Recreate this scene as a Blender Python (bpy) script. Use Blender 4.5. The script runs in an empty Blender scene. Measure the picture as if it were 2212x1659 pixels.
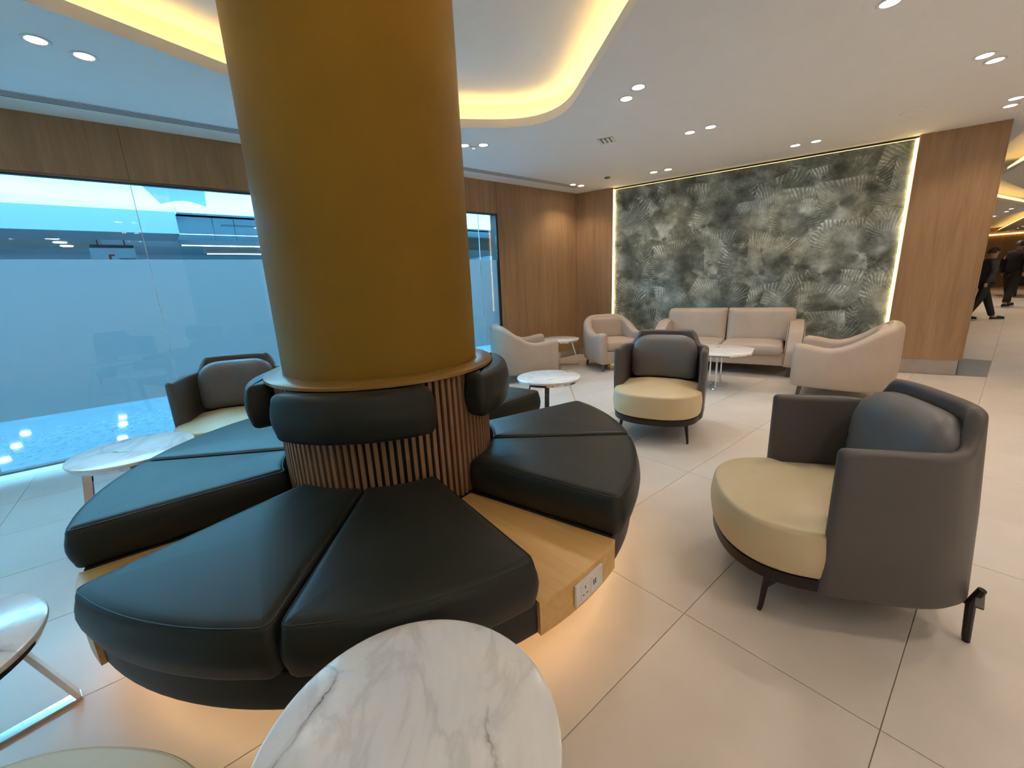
import bpy, bmesh, math, random
from math import sin, cos, pi, radians, sqrt, atan2, hypot, degrees
from mathutils import Vector, Matrix
random.seed(7)
SC = bpy.context.scene
COL = SC.collection

# ------------------------------------------------------------------ camera
F_PX, YAW, PITCH, ROLL, CAM_H = 890.66, 0.882431, -0.237425, -0.0467988, 1.318
fw = Vector((cos(PITCH)*cos(YAW), cos(PITCH)*sin(YAW), sin(PITCH)))
rt = Vector((sin(YAW), -cos(YAW), 0)); up = rt.cross(fw)
cR = rt*cos(ROLL) + up*sin(ROLL); cU = up*cos(ROLL) - rt*sin(ROLL)
cam = bpy.data.cameras.new('camera'); cam.sensor_fit = 'HORIZONTAL'; cam.sensor_width = 36
cam.lens = F_PX/2212*36; cam.clip_start = .02; cam.clip_end = 200
camo = bpy.data.objects.new('camera', cam); COL.objects.link(camo)
camo.matrix_world = Matrix(((cR.x, cU.x, -fw.x, 0), (cR.y, cU.y, -fw.y, 0), (cR.z, cU.z, -fw.z, CAM_H), (0, 0, 0, 1)))
SC.camera = camo

# ------------------------------------------------------------------ world, exposure
SC.view_settings.view_transform = 'Standard'; SC.view_settings.look = 'None'
SC.view_settings.gamma = 1; SC.view_settings.exposure = 0.15
SC.view_settings.use_curve_mapping = False
SC.cycles.use_denoising = True
SC.cycles.use_adaptive_sampling = True; SC.cycles.adaptive_threshold = .16; SC.cycles.adaptive_min_samples = 24
SC.cycles.max_bounces = 7; SC.cycles.diffuse_bounces = 5; SC.cycles.glossy_bounces = 3; SC.cycles.transparent_max_bounces = 12
SC.cycles.caustics_reflective = False; SC.cycles.caustics_refractive = False
SC.cycles.sample_clamp_indirect = 6
W = bpy.data.worlds.new('world'); SC.world = W; W.use_nodes = True
W.node_tree.nodes['Background'].inputs[0].default_value = (.9, .92, 1, 1)
W.node_tree.nodes['Background'].inputs[1].default_value = .05

WARM = (1.0, .82, .63)          # downlights
LEDC = (1.0, .60, .17)          # cove and wall strips
LEDB = (1.0, .62, .28)          # strip under the bench
DAY = (.22, .67, 1.0)           # cold light of the concourse behind the glass
P_SPOT, E_COVE, E_WALL, E_BENCH, E_DAY = 15.0, 12.5, 9.0, 8.0, 17.0

# ------------------------------------------------------------------ materials
MATS = {}
def s2l(c): return tuple(x/12.92 if x <= .04045 else ((x+.055)/1.055)**2.4 for x in c)
class N:
    """small node-tree helper"""
    def __init__(s, name):
        s.m = bpy.data.materials.new(name); s.m.use_nodes = True
        s.t = s.m.node_tree; s.t.nodes.clear()
        s.out = s.t.nodes.new('ShaderNodeOutputMaterial'); MATS[name] = s.m
    def n(s, typ, ins=None, **kw):
        nd = s.t.nodes.new(typ)
        for k, v in kw.items(): setattr(nd, k, v)
        for k, v in (ins or {}).items(): s.set(nd, k, v)
        return nd
    def set(s, nd, k, v):
        if hasattr(v, 'links'): s.t.links.new(v, nd.inputs[k])
        elif hasattr(v, 'outputs'): s.t.links.new(v.outputs[0], nd.inputs[k])
        else:
            i = nd.inputs[k]
            if isinstance(v, (tuple, list)) and len(v) == 3 and i.type == 'RGBA': v = (*v, 1)
            i.default_value = v
    def math(s, op, a, b=0.0, c=0.0): return s.n('ShaderNodeMath', {0: a, 1: b, 2: c}, operation=op)
    def ramp(s, fac, stops):
        r = s.n('ShaderNodeValToRGB', {0: fac}); e = r.color_ramp.elements
        while len(e) < len(stops): e.new(.5)
        for el, (p, c) in zip(e, stops): el.position = p; el.color = (*c, 1) if len(c) == 3 else c
        return r
    def coords(s, scale=(1, 1, 1), obj=True, rnd=False):
        tc = s.n('ShaderNodeTexCoord')
        mp = s.n('ShaderNodeMapping', {'Vector': tc.outputs['Object' if obj else 'Generated'], 'Scale': scale})
        if rnd:
            oi = s.n('ShaderNodeObjectInfo'); m = s.math('MULTIPLY', oi.outputs['Random'], 37.0)
            cb = s.n('ShaderNodeCombineXYZ', {0: m, 1: m, 2: m}); s.set(mp, 'Location', cb)
        return mp
    def world(s, scale=(1, 1, 1)):
        g = s.n('ShaderNodeNewGeometry')
        return s.n('ShaderNodeMapping', {'Vector': g.outputs['Position'], 'Scale': scale})
    def bsdf(s, **kw):
        b = s.n('ShaderNodeBsdfPrincipled')
        for k, v in kw.items(): s.set(b, k.replace('_', ' '), v)
        s.t.links.new(b.outputs[0], s.out.inputs[0]); return b
def plain(name, col, rough=.5, metal=0.0, bump=0, bscale=200, spec=.5, var=.06, vscale=6, **kw):
    k = N(name); c = k.coords()
    nz = k.n('ShaderNodeTexNoise', {'Vector': c, 'Scale': vscale, 'Detail': 4})
    lo = tuple(x*(1-var) for x in col); hi = tuple(min(1, x*(1+var)) for x in col)
    r = k.ramp(nz, [(.3, lo), (.7, hi)])
    b = k.bsdf(Base_Color=r, Roughness=rough, Metallic=metal, **kw)
    k.set(b, 'Specular IOR Level', spec)
    if bump:
        n2 = k.n('ShaderNodeTexNoise', {'Vector': c, 'Scale': bscale, 'Detail': 3})
        bp = k.n('ShaderNodeBump', {'Height': n2, 'Strength': bump, 'Distance': .002}); k.set(b, 'Normal', bp)
    return k.m
def emit(name, col, st):
    k = N(name); e = k.n('ShaderNodeEmission', {'Color': col, 'Strength': st}); k.t.links.new(e.outputs[0], k.out.inputs[0]); return k.m
def wood(name, c0, c1, c2, axis='z', rough=.45, sc=1.0, bump=.12):
    k = N(name)
    st = {'z': (9, 9, .55), 'x': (.55, 9, 9), 'y': (9, .55, 9)}[axis]
    c = k.coords(tuple(v*sc for v in st), rnd=True)
    w = k.n('ShaderNodeTexNoise', {'Vector': c, 'Scale': 1.0, 'Detail': 6, 'Roughness': .62, 'Distortion': .8})
    c2_ = k.coords(tuple(v*sc*4.5 for v in st), rnd=True)
    g = k.n('ShaderNodeTexNoise', {'Vector': c2_, 'Scale': 1.0, 'Detail': 5, 'Roughness': .7})
    mx = k.math('MULTIPLY_ADD', g, .45, k.math('MULTIPLY', w, .62).outputs[0])
    r = k.ramp(mx, [(.32, c0), (.5, c1), (.72, c2)])
    b = k.bsdf(Base_Color=r, Roughness=rough)
    bp = k.n('ShaderNodeBump', {'Height': g, 'Strength': bump, 'Distance': .002}); k.set(b, 'Normal', bp)
    return k.m

wood('wall_wood', (.22, .128, .062), (.315, .185, .092), (.40, .245, .128))
wood('bench_wood', (.56, .31, .10), (.70, .42, .15), (.80, .52, .21), axis='x', rough=.38)
wood('slat_wood', (.20, .105, .05), (.30, .165, .082), (.38, .22, .115), rough=.5)
plain('tile_stone', (.66, .60, .545), rough=.38, bump=.10, bscale=40, var=.07, vscale=2.2)
plain('grout', (.30, .28, .26), rough=.9)
plain('ceiling_paint', (.90, .90, .90), rough=.85, var=.01)
plain('white_paint', (.78, .78, .77), rough=.7, var=.01)
plain('skirting_metal', (.42, .38, .35), rough=.35, metal=.6)
plain('gold_paint', (.26, .142, .008), rough=.5, metal=.1, spec=.3, bump=.05, bscale=18, var=.05, vscale=3)
plain('cap_gold', (.33, .19, .045), rough=.3, metal=.15)
plain('black_leather', (.0165, .0190, .0150), rough=.44, bump=.06, bscale=500, var=.1, spec=.35)
plain('dark_drum', (.012, .010, .009), rough=.7)
plain('grey_leather', (.098, .086, .082), rough=.46, bump=.10, bscale=420, var=.05)
plain('grey_pillow', (.15, .15, .155), rough=.42, bump=.10, bscale=420, var=.05)
plain('cream_leather', (.66, .525, .31), rough=.40, bump=.08, bscale=420, var=.04)
plain('beige_leather', (.47, .375, .30), rough=.45, bump=.10, bscale=420, var=.05)
plain('seam_dark', (.09, .07, .055), rough=.7)
plain('brown_metal', (.020, .015, .013), rough=.4, metal=.4)
plain('chrome', (.78, .78, .80), rough=.08, metal=1.0, var=.01)
plain('leg_walnut', (.10, .075, .06), rough=.35)
plain('socket_plastic', (.80, .77, .76), rough=.3, var=.01)
plain('black_plastic', (.012, .012, .012), rough=.5)
plain('frame_metal', (.16, .17, .18), rough=.3, metal=.7)
plain('suit_black', (.012, .012, .013), rough=.85)
plain('jacket_grey', (.028, .030, .034), rough=.8, var=.35, vscale=12)
plain('skin', (.42, .25, .17), rough=.55)
plain('hair_dark', (.02, .014, .010), rough=.6)
plain('shoe_sole', (.6, .6, .58), rough=.6)
plain('concourse_tile', (.12, .165, .195), rough=.04, bump=.025, bscale=30, var=.18, vscale=14)
plain('concourse_white', (.60, .66, .70), rough=.6, var=.02)
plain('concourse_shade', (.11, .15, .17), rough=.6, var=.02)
plain('concourse_grey', (.36, .40, .44), rough=.6)
plain('concourse_dark', (.03, .035, .045), rough=.4)
plain('concourse_blue', (.06, .22, .55), rough=.5)
plain('logo_red', (.55, .02, .05), rough=.5)
wood('concourse_wood', (.10, .075, .06), (.16, .12, .10), (.21, .165, .135), axis='x')
emit('led_warm', LEDC, E_COVE); emit('led_wall', (1.0, .70, .28), E_WALL); emit('led_wall_top', (1.0, .70, .28), 2.2); emit('led_bench', LEDB, E_BENCH)
emit('led_hall', LEDC, 4.0)
emit('lamp_lens', (1, .95, .9), 25.0)
emit('lamp_cold', (.75, .92, 1.0), 12.0)
emit('light_ceiling', DAY, E_DAY); emit('added_light_far', DAY, 13.0); emit('lamp_far', (.8, .95, 1), 22.0)

for _m in ('lamp_lens', 'lamp_cold', 'lamp_far'): MATS[_m].cycles.emission_sampling = 'NONE'

def marble(name):
    k = N(name); c = k.coords(rnd=True)
    nz = k.n('ShaderNodeTexNoise', {'Vector': c, 'Scale': 3.0, 'Detail': 7, 'Roughness': .6, 'Distortion': .4})
    sub = k.n('ShaderNodeVectorMath', {0: nz.outputs['Color'], 1: (.5, .5, .5)}, operation='SUBTRACT')
    scl = k.n('ShaderNodeVectorMath', {0: sub.outputs[0], 'Scale': .22}, operation='SCALE')
    wp = k.n('ShaderNodeVectorMath', {0: c, 1: scl.outputs[0]}, operation='ADD')
    vo = k.n('ShaderNodeTexVoronoi', {'Vector': wp.outputs[0], 'Scale': 2.6, 'Randomness': 1.0}, feature='DISTANCE_TO_EDGE')
    v1 = k.ramp(vo.outputs['Distance'], [(0, (1, 1, 1)), (.012, (.35, .35, .35)), (.05, (0, 0, 0))])
    mk = k.n('ShaderNodeTexNoise', {'Vector': c, 'Scale': 4.0, 'Detail': 3})
    mr = k.ramp(mk, [(.45, (0, 0, 0)), (.62, (1, 1, 1))])
    m1 = k.math('MULTIPLY', v1, mr)
    rid = k.math('ABSOLUTE', k.math('SUBTRACT', k.n('ShaderNodeTexNoise', {'Vector': k.coords((1, 2.6, 1), rnd=True), 'Scale': 2.2, 'Detail': 6, 'Roughness': .55, 'Distortion': .6}), .5))
    v2 = k.ramp(rid, [(0, (.22, .22, .22)), (.04, (.07, .07, .07)), (.14, (0, 0, 0))])
    tot = k.math('MAXIMUM', m1, v2)
    col = k.n('ShaderNodeMix', {0: tot, 6: (.95, .94, .925), 7: (.16, .13, .12)}, data_type='RGBA')
    cl = k.n('ShaderNodeTexNoise', {'Vector': c, 'Scale': 2.0, 'Detail': 2})
    cr = k.ramp(cl, [(.35, (.92, .92, .93)), (.65, (1, 1, 1))])
    mu = k.n('ShaderNodeMix', {0: 1.0, 6: col.outputs[2], 7: cr}, data_type='RGBA', blend_type='MULTIPLY')
    k.bsdf(Base_Color=mu.outputs[2], Roughness=.16)
    return k.m
marble('marble')

def glass(name):
    k = N(name)
    t = k.n('ShaderNodeBsdfTransparent', {'Color': (.93, .97, .98)}); g = k.n('ShaderNodeBsdfGlossy', {'Roughness': .02})
    lw = k.n('ShaderNodeLayerWeight', {'Blend': .5}); f = k.math('MULTIPLY_ADD', k.math('POWER', lw.outputs['Facing'], 5.0), .9, .04)
    mx = k.n('ShaderNodeMixShader', {0: f, 1: t, 2: g}); k.t.links.new(mx.outputs[0], k.out.inputs[0])
glass('pane_glass')
def frost(name):
    k = N(name)
    t = k.n('ShaderNodeBsdfTranslucent', {'Color': (.125, .135, .145)}); d = k.n('ShaderNodeBsdfDiffuse', {'Color': (.62, .70, .76)})
    mx = k.n('ShaderNodeMixShader', {0: .35, 1: t, 2: d}); k.t.links.new(mx.outputs[0], k.out.inputs[0])
frost('frost_film')

def palm_paper(name):
    k = N(name); tc = k.n('ShaderNodeTexCoord')
    sx = k.n('ShaderNodeSeparateXYZ', {0: tc.outputs['Object']})
    base = k.n('ShaderNodeCombineXYZ', {0: sx.outputs[0], 1: sx.outputs[2], 2: 0.0})
    nz = k.n('ShaderNodeTexNoise', {'Vector': base, 'Scale': 5.0, 'Detail': 3})
    wob = k.math('MULTIPLY', k.math('SUBTRACT', nz, .5), .16)
    def fan(sc, off, freq, shift, rot):
        p = k.n('ShaderNodeVectorMath', {0: base, 1: shift}, operation='ADD')
        vo = k.n('ShaderNodeTexVoronoi', {'Vector': p.outputs[0], 'Scale': sc, 'Randomness': .55}, voronoi_dimensions='2D')
        d = k.n('ShaderNodeVectorMath', {0: p.outputs[0], 1: vo.outputs['Position']}, operation='SUBTRACT')
        s = k.n('ShaderNodeSeparateXYZ', {0: d.outputs[0]})
        rc = k.n('ShaderNodeSeparateColor', {0: vo.outputs['Color']})
        ang = k.math('ARCTAN2', k.math('ADD', s.outputs[0], off[0]), k.math('ADD', s.outputs[1], off[1]))
        ang = k.math('ADD', ang, wob)
        a2 = k.math('ADD', ang, k.math('MULTIPLY', rc.outputs[0], rot))
        st = k.math('SINE', k.math('MULTIPLY', a2, freq))
        st = k.math('MULTIPLY_ADD', st, .5, .5)
        ln = k.n('ShaderNodeVectorMath', {0: d.outputs[0]}, operation='LENGTH')
        # broad pale and dark lobes over each fan
        lobe = k.math('MULTIPLY_ADD', k.math('SINE', k.math('MULTIPLY', a2, 2.0)), .5, .5)
        rad = k.math('MULTIPLY', ln.outputs['Value'], sc*1.1)
        return st, lobe, rad
    s1, l1, r1 = fan(1.45, (.14, .24), 92.0, (0, 0, 0), 1.6)
    s2, l2, r2 = fan(1.9, (-.18, .18), 80.0, (3.3, 1.7, 0), 2.6)
    big = k.n('ShaderNodeTexNoise', {'Vector': base, 'Scale': 3.2, 'Detail': 3, 'Roughness': .55})
    sel = k.ramp(big, [(.44, (0, 0, 0)), (.56, (1, 1, 1))])
    def mixf(a, b): return k.math('ADD', k.math('MULTIPLY', a, sel), k.math('MULTIPLY', b, k.math('SUBTRACT', 1.0, sel)))
    st = mixf(s1, s2); lb = mixf(l1, l2); rd = mixf(r1, r2)
    msk = k.ramp(k.n('ShaderNodeTexNoise', {'Vector': base, 'Scale': 6.5, 'Detail': 2}), [(.40, (.25, .25, .25)), (.60, (1, 1, 1))])
    stm = k.math('MULTIPLY', k.math('POWER', st, 1.6), k.math('MULTIPLY', k.math('MINIMUM', rd, 1.0), msk))
    blot = k.n('ShaderNodeTexNoise', {'Vector': base, 'Scale': 4.6, 'Detail': 6, 'Roughness': .6})
    fine = k.n('ShaderNodeTexNoise', {'Vector': base, 'Scale': 26, 'Detail': 4})
    v = k.math('ADD', k.math('MULTIPLY', stm, .38), k.math('MULTIPLY', lb, .22))
    v = k.math('ADD', v, k.math('MULTIPLY', blot, .62)); v = k.math('ADD', v, k.math('MULTIPLY', fine, .12))
    col = k.ramp(v, [(.34, (.058, .070, .062)), (.50, (.165, .188, .168)), (.64, (.33, .365, .345)), (.84, (.68, .73, .72))])
    tint = k.n('ShaderNodeTexNoise', {'Vector': base, 'Scale': 1.4, 'Detail': 2})
    tr = k.ramp(tint, [(.35, (1.0, .98, .86)), (.65, (.93, 1.0, 1.06))])
    mu = k.n('ShaderNodeMix', {0: 1.0, 6: col, 7: tr}, data_type='RGBA', blend_type='MULTIPLY')
    b = k.bsdf(Base_Color=mu.outputs[2], Roughness=.55)
    bp = k.n('ShaderNodeBump', {'Height': v, 'Strength': .5, 'Distance': .012}); k.set(b, 'Normal', bp)
palm_paper('palm_wallpaper')

# ------------------------------------------------------------------ mesh helpers
class MB:
    def __init__(s): s.v = []; s.f = []
    def add(s, vs, fs):
        o = len(s.v); s.v += [tuple(p) for p in vs]; s.f += [tuple(i+o for i in f) for f in fs]; return s
    def box(s, x0, x1, y0, y1, z0, z1):
        return s.add([(x0,y0,z0),(x1,y0,z0),(x1,y1,z0),(x0,y1,z0),(x0,y0,z1),(x1,y0,z1),(x1,y1,z1),(x0,y1,z1)],
                     [(3,2,1,0),(4,5,6,7),(0,1,5,4),(1,2,6,5),(2,3,7,6),(3,0,4,7)])
    def loft(s, rings, c0=True, c1=True):
        m = len(rings[0]); o = len(s.v)
        for r in rings: s.v += [tuple(p) for p in r]
        for i in range(len(rings)-1):
            for j in range(m):
                a = o+i*m+j; b = o+i*m+(j+1) % m
                s.f.append((a, b, b+m, a+m))
        if c0: s.f.append(tuple(o+j for j in reversed(range(m))))
        if c1: s.f.append(tuple(o+(len(rings)-1)*m+j for j in range(m)))
        return s
    def bar(s, a, b, w, h, upv=(0, 0, 1), w2=None, h2=None):
        a = Vector(a); b = Vector(b); d = (b-a).normalized(); u = Vector(upv)
        x = d.cross(u); x = x.normalized() if x.length > 1e-5 else Vector((1, 0, 0)); y = x.cross(d)
        w2 = w2 or w; h2 = h2 or h
        R = lambda p, ww, hh: [p+x*i*ww/2+y*j*hh/2 for i, j in ((-1,-1),(1,-1),(1,1),(-1,1))]
        return s.loft([R(a, w, h), R(b, w2, h2)])
    def tube(s, pts, r, n=8, closed=False):
        pts = [Vector(p) for p in pts]; rings = []; K = len(pts)
        rr = r if isinstance(r, (list, tuple)) else [r]*K
        prev = None
        for i, p in enumerate(pts):
            if closed: d = pts[(i+1) % K]-pts[i-1]
            else: d = pts[min(i+1, K-1)]-pts[max(i-1, 0)]
            d.normalize()
            if prev is None: x = d.cross(Vector((0, 0, 1))); x = x if x.length > 1e-4 else Vector((1, 0, 0))
            else: x = prev-d*prev.dot(d)
            x.normalize(); prev = x; y = d.cross(x)
            rings.append([p+x*cos(2*pi*k/n)*rr[i]+y*sin(2*pi*k/n)*rr[i] for k in range(n)])
        if closed: rings.append(rings[0]); return s.loft(rings, False, False)
        return s.loft(rings)
    def lathe(s, prof, n=48, a0=0, a1=2*pi, cx=0, cy=0):
        full = abs(a1-a0-2*pi) < 1e-6; k = n if full else n+1
        o = len(s.v); m = len(prof)
        for i in range(k):
            a = a0+(a1-a0)*i/n
            s.v += [(cx+r*cos(a), cy+r*sin(a), z) for r, z in prof]
        for i in range(n):
            i2 = (i+1) % k
            for j in range(m-1): s.f.append((o+i*m+j, o+i2*m+j, o+i2*m+j+1, o+i*m+j+1))
        return s
    def xf(s, fn): s.v = [tuple(fn(*p)) for p in s.v]; return s
    def mesh(s, name, mat, smooth=40):
        me = bpy.data.meshes.new(name); me.from_pydata(s.v, [], s.f)
        bm = bmesh.new(); bm.from_mesh(me); bmesh.ops.remove_doubles(bm, verts=bm.verts, dist=1e-6)
        bmesh.ops.recalc_face_normals(bm, faces=bm.faces); bm.to_mesh(me); bm.free()
        me.materials.append(MATS[mat])
        if smooth:
            me.polygons.foreach_set('use_smooth', [True]*len(me.polygons)); me.set_sharp_from_angle(angle=radians(smooth))
        return me
    def build(s, name, mat, parent=None, smooth=40, loc=None, rz=0):
        return link(name, s.mesh(name, mat, smooth), parent, loc, rz)
def link(name, me, parent=None, loc=None, rz=0):
    o = bpy.data.objects.new(name, me); COL.objects.link(o)
    if parent is not None: o.parent = parent
    if loc is not None: o.location = loc
    if rz: o.rotation_euler = (0, 0, rz)
    return o
def tag(o, label, cat, group=None):
    o['label'] = label; o['category'] = cat
    if group: o['group'] = group
    return o
def struct(o, label=None):
    o['kind'] = 'structure'
    if label: o['label'] = label
    return o
def thing(name, label, cat, loc=(0, 0, 0), az=0, group=None):
    o = bpy.data.objects.new(name, None); COL.objects.link(o); o.location = loc; o.rotation_euler = (0, 0, radians(az))
    o.empty_display_size = .1
    return tag(o, label, cat, group)
def dup(root, loc, az, label, group=None):
    r = root.copy(); COL.objects.link(r); r.location = loc; r.rotation_euler = (0, 0, radians(az)); r['label'] = label
    if group: r['group'] = group
    for ch in list(root.children):
        c = ch.copy(); COL.objects.link(c); c.parent = r
        for g in list(ch.children):
            d = g.copy(); COL.objects.link(d); d.parent = c
    return r
def normals2d(pts):
    n = len(pts); out = []
    area = sum(pts[i][0]*pts[(i+1) % n][1]-pts[(i+1) % n][0]*pts[i][1] for i in range(n))
    sg = 1 if area > 0 else -1
    for i in range(n):
        a = pts[i-1]; b = pts[(i+1) % n]; dx, dy = b[0]-a[0], b[1]-a[1]; l = hypot(dx, dy) or 1
        out.append((sg*dy/l, -sg*dx/l))
    return out
def round_poly(pts, r, seg=6):
    n = len(pts); out = []
    rr = r if isinstance(r, (list, tuple)) else [r]*n
    for i in range(n):
        p = Vector(pts[i]).to_2d(); a = Vector(pts[i-1]).to_2d()-p; b = Vector(pts[(i+1) % n]).to_2d()-p
        la, lb = a.length, b.length; a.normalize(); b.normalize()
        ang = a.angle(b); d = min(rr[i]/math.tan(ang/2), la*.48, lb*.48) if rr[i] > 0 else 0
        if d < 1e-5: out.append((p.x, p.y)); continue
        p0 = p+a*d; p1 = p+b*d
        for k in range(seg+1):
            t = k/seg; q = p0*(1-t)**2+p*2*t*(1-t)+p1*t*t; out.append((q.x, q.y))
    return out
def dense(pts, step):
    out = []; n = len(pts)
    for i in range(n):
        a, b = pts[i], pts[(i+1) % n]; l = hypot(b[0]-a[0], b[1]-a[1]); k = max(1, int(l/step))
        out += [(a[0]+(b[0]-a[0])*j/k, a[1]+(b[1]-a[1])*j/k) for j in range(k)]
    return out
def puff(outline, z0, z1, rb, rtp, crown=0, bulge=0, seg=4, lean=0):
    """soft solid: plan outline, rounded bottom and top edges, optional domed top and bulging sides"""
    nr = normals2d(outline); c = (sum(p[0] for p in outline)/len(outline), sum(p[1] for p in outline)/len(outline))
    prof = []
    for k in range(seg+1):
        a = pi/2*k/seg; prof.append((rb*(1-sin(a)), z0+rb*(1-cos(a))))
    for t in (.25, .5, .75): prof.append((-bulge*sin(pi*t), z0+rb+(z1-rtp-z0-rb)*t))
    for k in range(seg+1):
        a = pi/2*k/seg; prof.append((rtp*(1-cos(a)), z1-rtp+rtp*sin(a)))
    rings = [[(p[0]-n[0]*i, p[1]-n[1]*i, z) for p, n in zip(outline, nr)] for i, z in prof]
    if crown:
        top = rings[-1]
        for t in (.08, .2, .38, .6, .82, .97):
            rings.append([(p[0]+(c[0]-p[0])*t, p[1]+(c[1]-p[1])*t, z1+crown*(1-(1-t)**2)) for p in top])
    return MB().loft(rings)
def pillow(outline, th, pw=.55, K=7):
    """outline in (y, z), puffed along x"""
    c = (sum(p[0] for p in outline)/len(outline), sum(p[1] for p in outline)/len(outline)); rings = []
    for k in range(-K, K+1):
        a = pi/2*k/K*.985; sc = cos(a)**pw; x = th/2*sin(a)
        rings.append([(x, c[0]+(p[0]-c[0])*sc, c[1]+(p[1]-c[1])*sc) for p in outline])
    return MB().loft(rings)
def ushell(path, t, z0, hf, rtop=None, flare=0.0, bottom_in=0.0):
    """upholstered wall following an open plan path; hf(i/(n-1)) gives its top height"""
    n = len(path); rings = []; rtop = rtop or t/2
    def ring(i, f, p, nm):
        h = hf(f); pts = []
        for k in range(9):
            a = pi*k/8; pts.append((cos(a)*t/2, h-rtop+sin(a)*rtop))
        pts += [(-t/2, z0+(h-z0)*.5), (-t/2, z0+.03), (-t/2+.02, z0), (t/2-.02, z0), (t/2, z0+.03), (t/2, z0+(h-z0)*.5)]
        out = []
        for o, z in pts:
            g = (flare(f) if callable(flare) else flare)*(z-z0)-bottom_in*max(0, 1-(z-z0)/.12)**2
            out.append((p[0]+nm[0]*(o+g), p[1]+nm[1]*(o+g), z))
        return out
    for i, p in enumerate(path):
        a = path[max(0, i-1)]; b = path[min(n-1, i+1)]; dx, dy = b[0]-a[0], b[1]-a[1]; l = hypot(dx, dy)
        rings.append(ring(i, i/(n-1), p, (dy/l, -dx/l)))
    def endcap(r, dirv):
        cx = sum(q[0] for q in r)/len(r); cy = sum(q[1] for q in r)/len(r); zz = [q[2] for q in r]; mid = (max(zz)+min(zz))/2; hh = (max(zz)-min(zz))/2
        outs = []
        for k in (1, 2, 3):
            a = pi/2*k/3.2; sc = cos(a); d = t*.42*sin(a); ins = t*.35*(1-cos(a))
            outs.append([(cx+(q[0]-cx)*sc+dirv[0]*d, cy+(q[1]-cy)*sc+dirv[1]*d, mid+(q[2]-mid)*(hh-ins)/hh) for q in r])
        return outs
    d0 = (path[0][0]-path[1][0], path[0][1]-path[1][1]); l = hypot(*d0); d0 = (d0[0]/l, d0[1]/l)
    d1 = (path[-1][0]-path[-2][0], path[-1][1]-path[-2][1]); l = hypot(*d1); d1 = (d1[0]/l, d1[1]/l)
    rings = list(reversed(endcap(rings[0], d0)))+rings+endcap(rings[-1], d1)
    return MB().loft(rings)
def smooth01(x): x = max(0, min(1, x)); return x*x*(3-2*x)

# ------------------------------------------------------------------ layout constants (metres)
YW = 5.063                     # window wall
ZC = 2.765                     # ceiling
P0 = Vector((5.784, 5.087)); WD = Vector((.285, -.9585)).normalized(); NM = Vector((WD.y, -WD.x))   # feature wall: corner, direction, normal to the room
WAZ = degrees(atan2(WD.y, WD.x))
FAR_LAMPS = [(-4.86, 23.63), (-4.76, 21.71), (-4.71, 19.96), (-2.08, 23.49), (-2.01, 22.11), (-1.90, 19.76)]
def wp(s, nd=0): q = P0+WD*s+NM*nd; return (q.x, q.y)
BC = (.8777, 2.140)            # centre of column and bench

# ------------------------------------------------------------------ floor of single tiles
floor = struct(MB().add([(-8.1, -5.2, -.004), (36, -5.2, -.004), (36, 5.06, -.004), (-8.1, 5.06, -.004)], [(0, 1, 2, 3)]).build('floor', 'grout', smooth=0), 'pale stone tiled lounge floor')
def clip(poly, a, b, c):       # keep a*x+b*y<=c
    out = []
    for i in range(len(poly)):
        p, q = poly[i], poly[(i+1) % len(poly)]; dp = a*p[0]+b*p[1]-c; dq = a*q[0]+b*q[1]-c
        if dp <= 0: out.append(p)
        if dp*dq < 0: t = dp/(dp-dq); out.append((p[0]+(q[0]-p[0])*t, p[1]+(q[1]-p[1])*t))
    return out
def tile_mesh(poly):
    m = MB(); n = len(poly)
    m.add([(x, y, -.004) for x, y in poly]+[(x, y, -.0008) for x, y in poly]+[(x, y, 0) for x, y in [(p[0]+(sum(q[0] for q in poly)/n-p[0])*.002, p[1]+(sum(q[1] for q in poly)/n-p[1])*.003) for p in poly]],
          [(i, (i+1) % n, n+(i+1) % n, n+i) for i in range(n)]+[(n+i, n+(i+1) % n, 2*n+(i+1) % n, 2*n+i) for i in range(n)]+[tuple(range(2*n, 3*n))])
    return m
G = .0013; std = None; cells = []
for i in range(-7, 30):
    for j in range(-9, 9):
        x0, y0 = .184+1.2*i, .06+.6*j
        if x0 > 8.4 and not (-2.4 < y0 < 1.8): continue
        if x0 < -8.3 or y0 > 5.0: continue
        cells.append((hypot(x0+.6, y0+.3), x0, y0))
cells.sort(); rest = MB()
for idx, (_, x0, y0) in enumerate(cells):
    poly = [(x0+G, y0+G), (x0+1.2-G, y0+G), (x0+1.2-G, y0+.6-G), (x0+G, y0+.6-G)]
    pl = clip(poly, 0, 1, YW-.022)
    cut = pl
    if x0 < 8.3 and y0+.6 > .30: cut = clip(pl, -NM.x, -NM.y, -(NM.x*P0.x+NM.y*P0.y)-.002)
    if len(cut) < 3: continue
    if idx < 285:
        if cut == poly:
            if std is None: std = tile_mesh([(x-x0, y-y0) for x, y in poly]).mesh('tile', 'tile_stone', 0)
            link('tile', std, floor, (x0, y0, 0))
        else: tile_mesh([(x-x0, y-y0) for x, y in cut]).build('tile', 'tile_stone', floor, 0, (x0, y0, 0))
    else: m = tile_mesh(cut); rest.add(m.v, m.f)
if rest.v:
    o = rest.build('far_tiles', 'tile_stone', floor, 0); o['kind'] = 'stuff'

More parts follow.
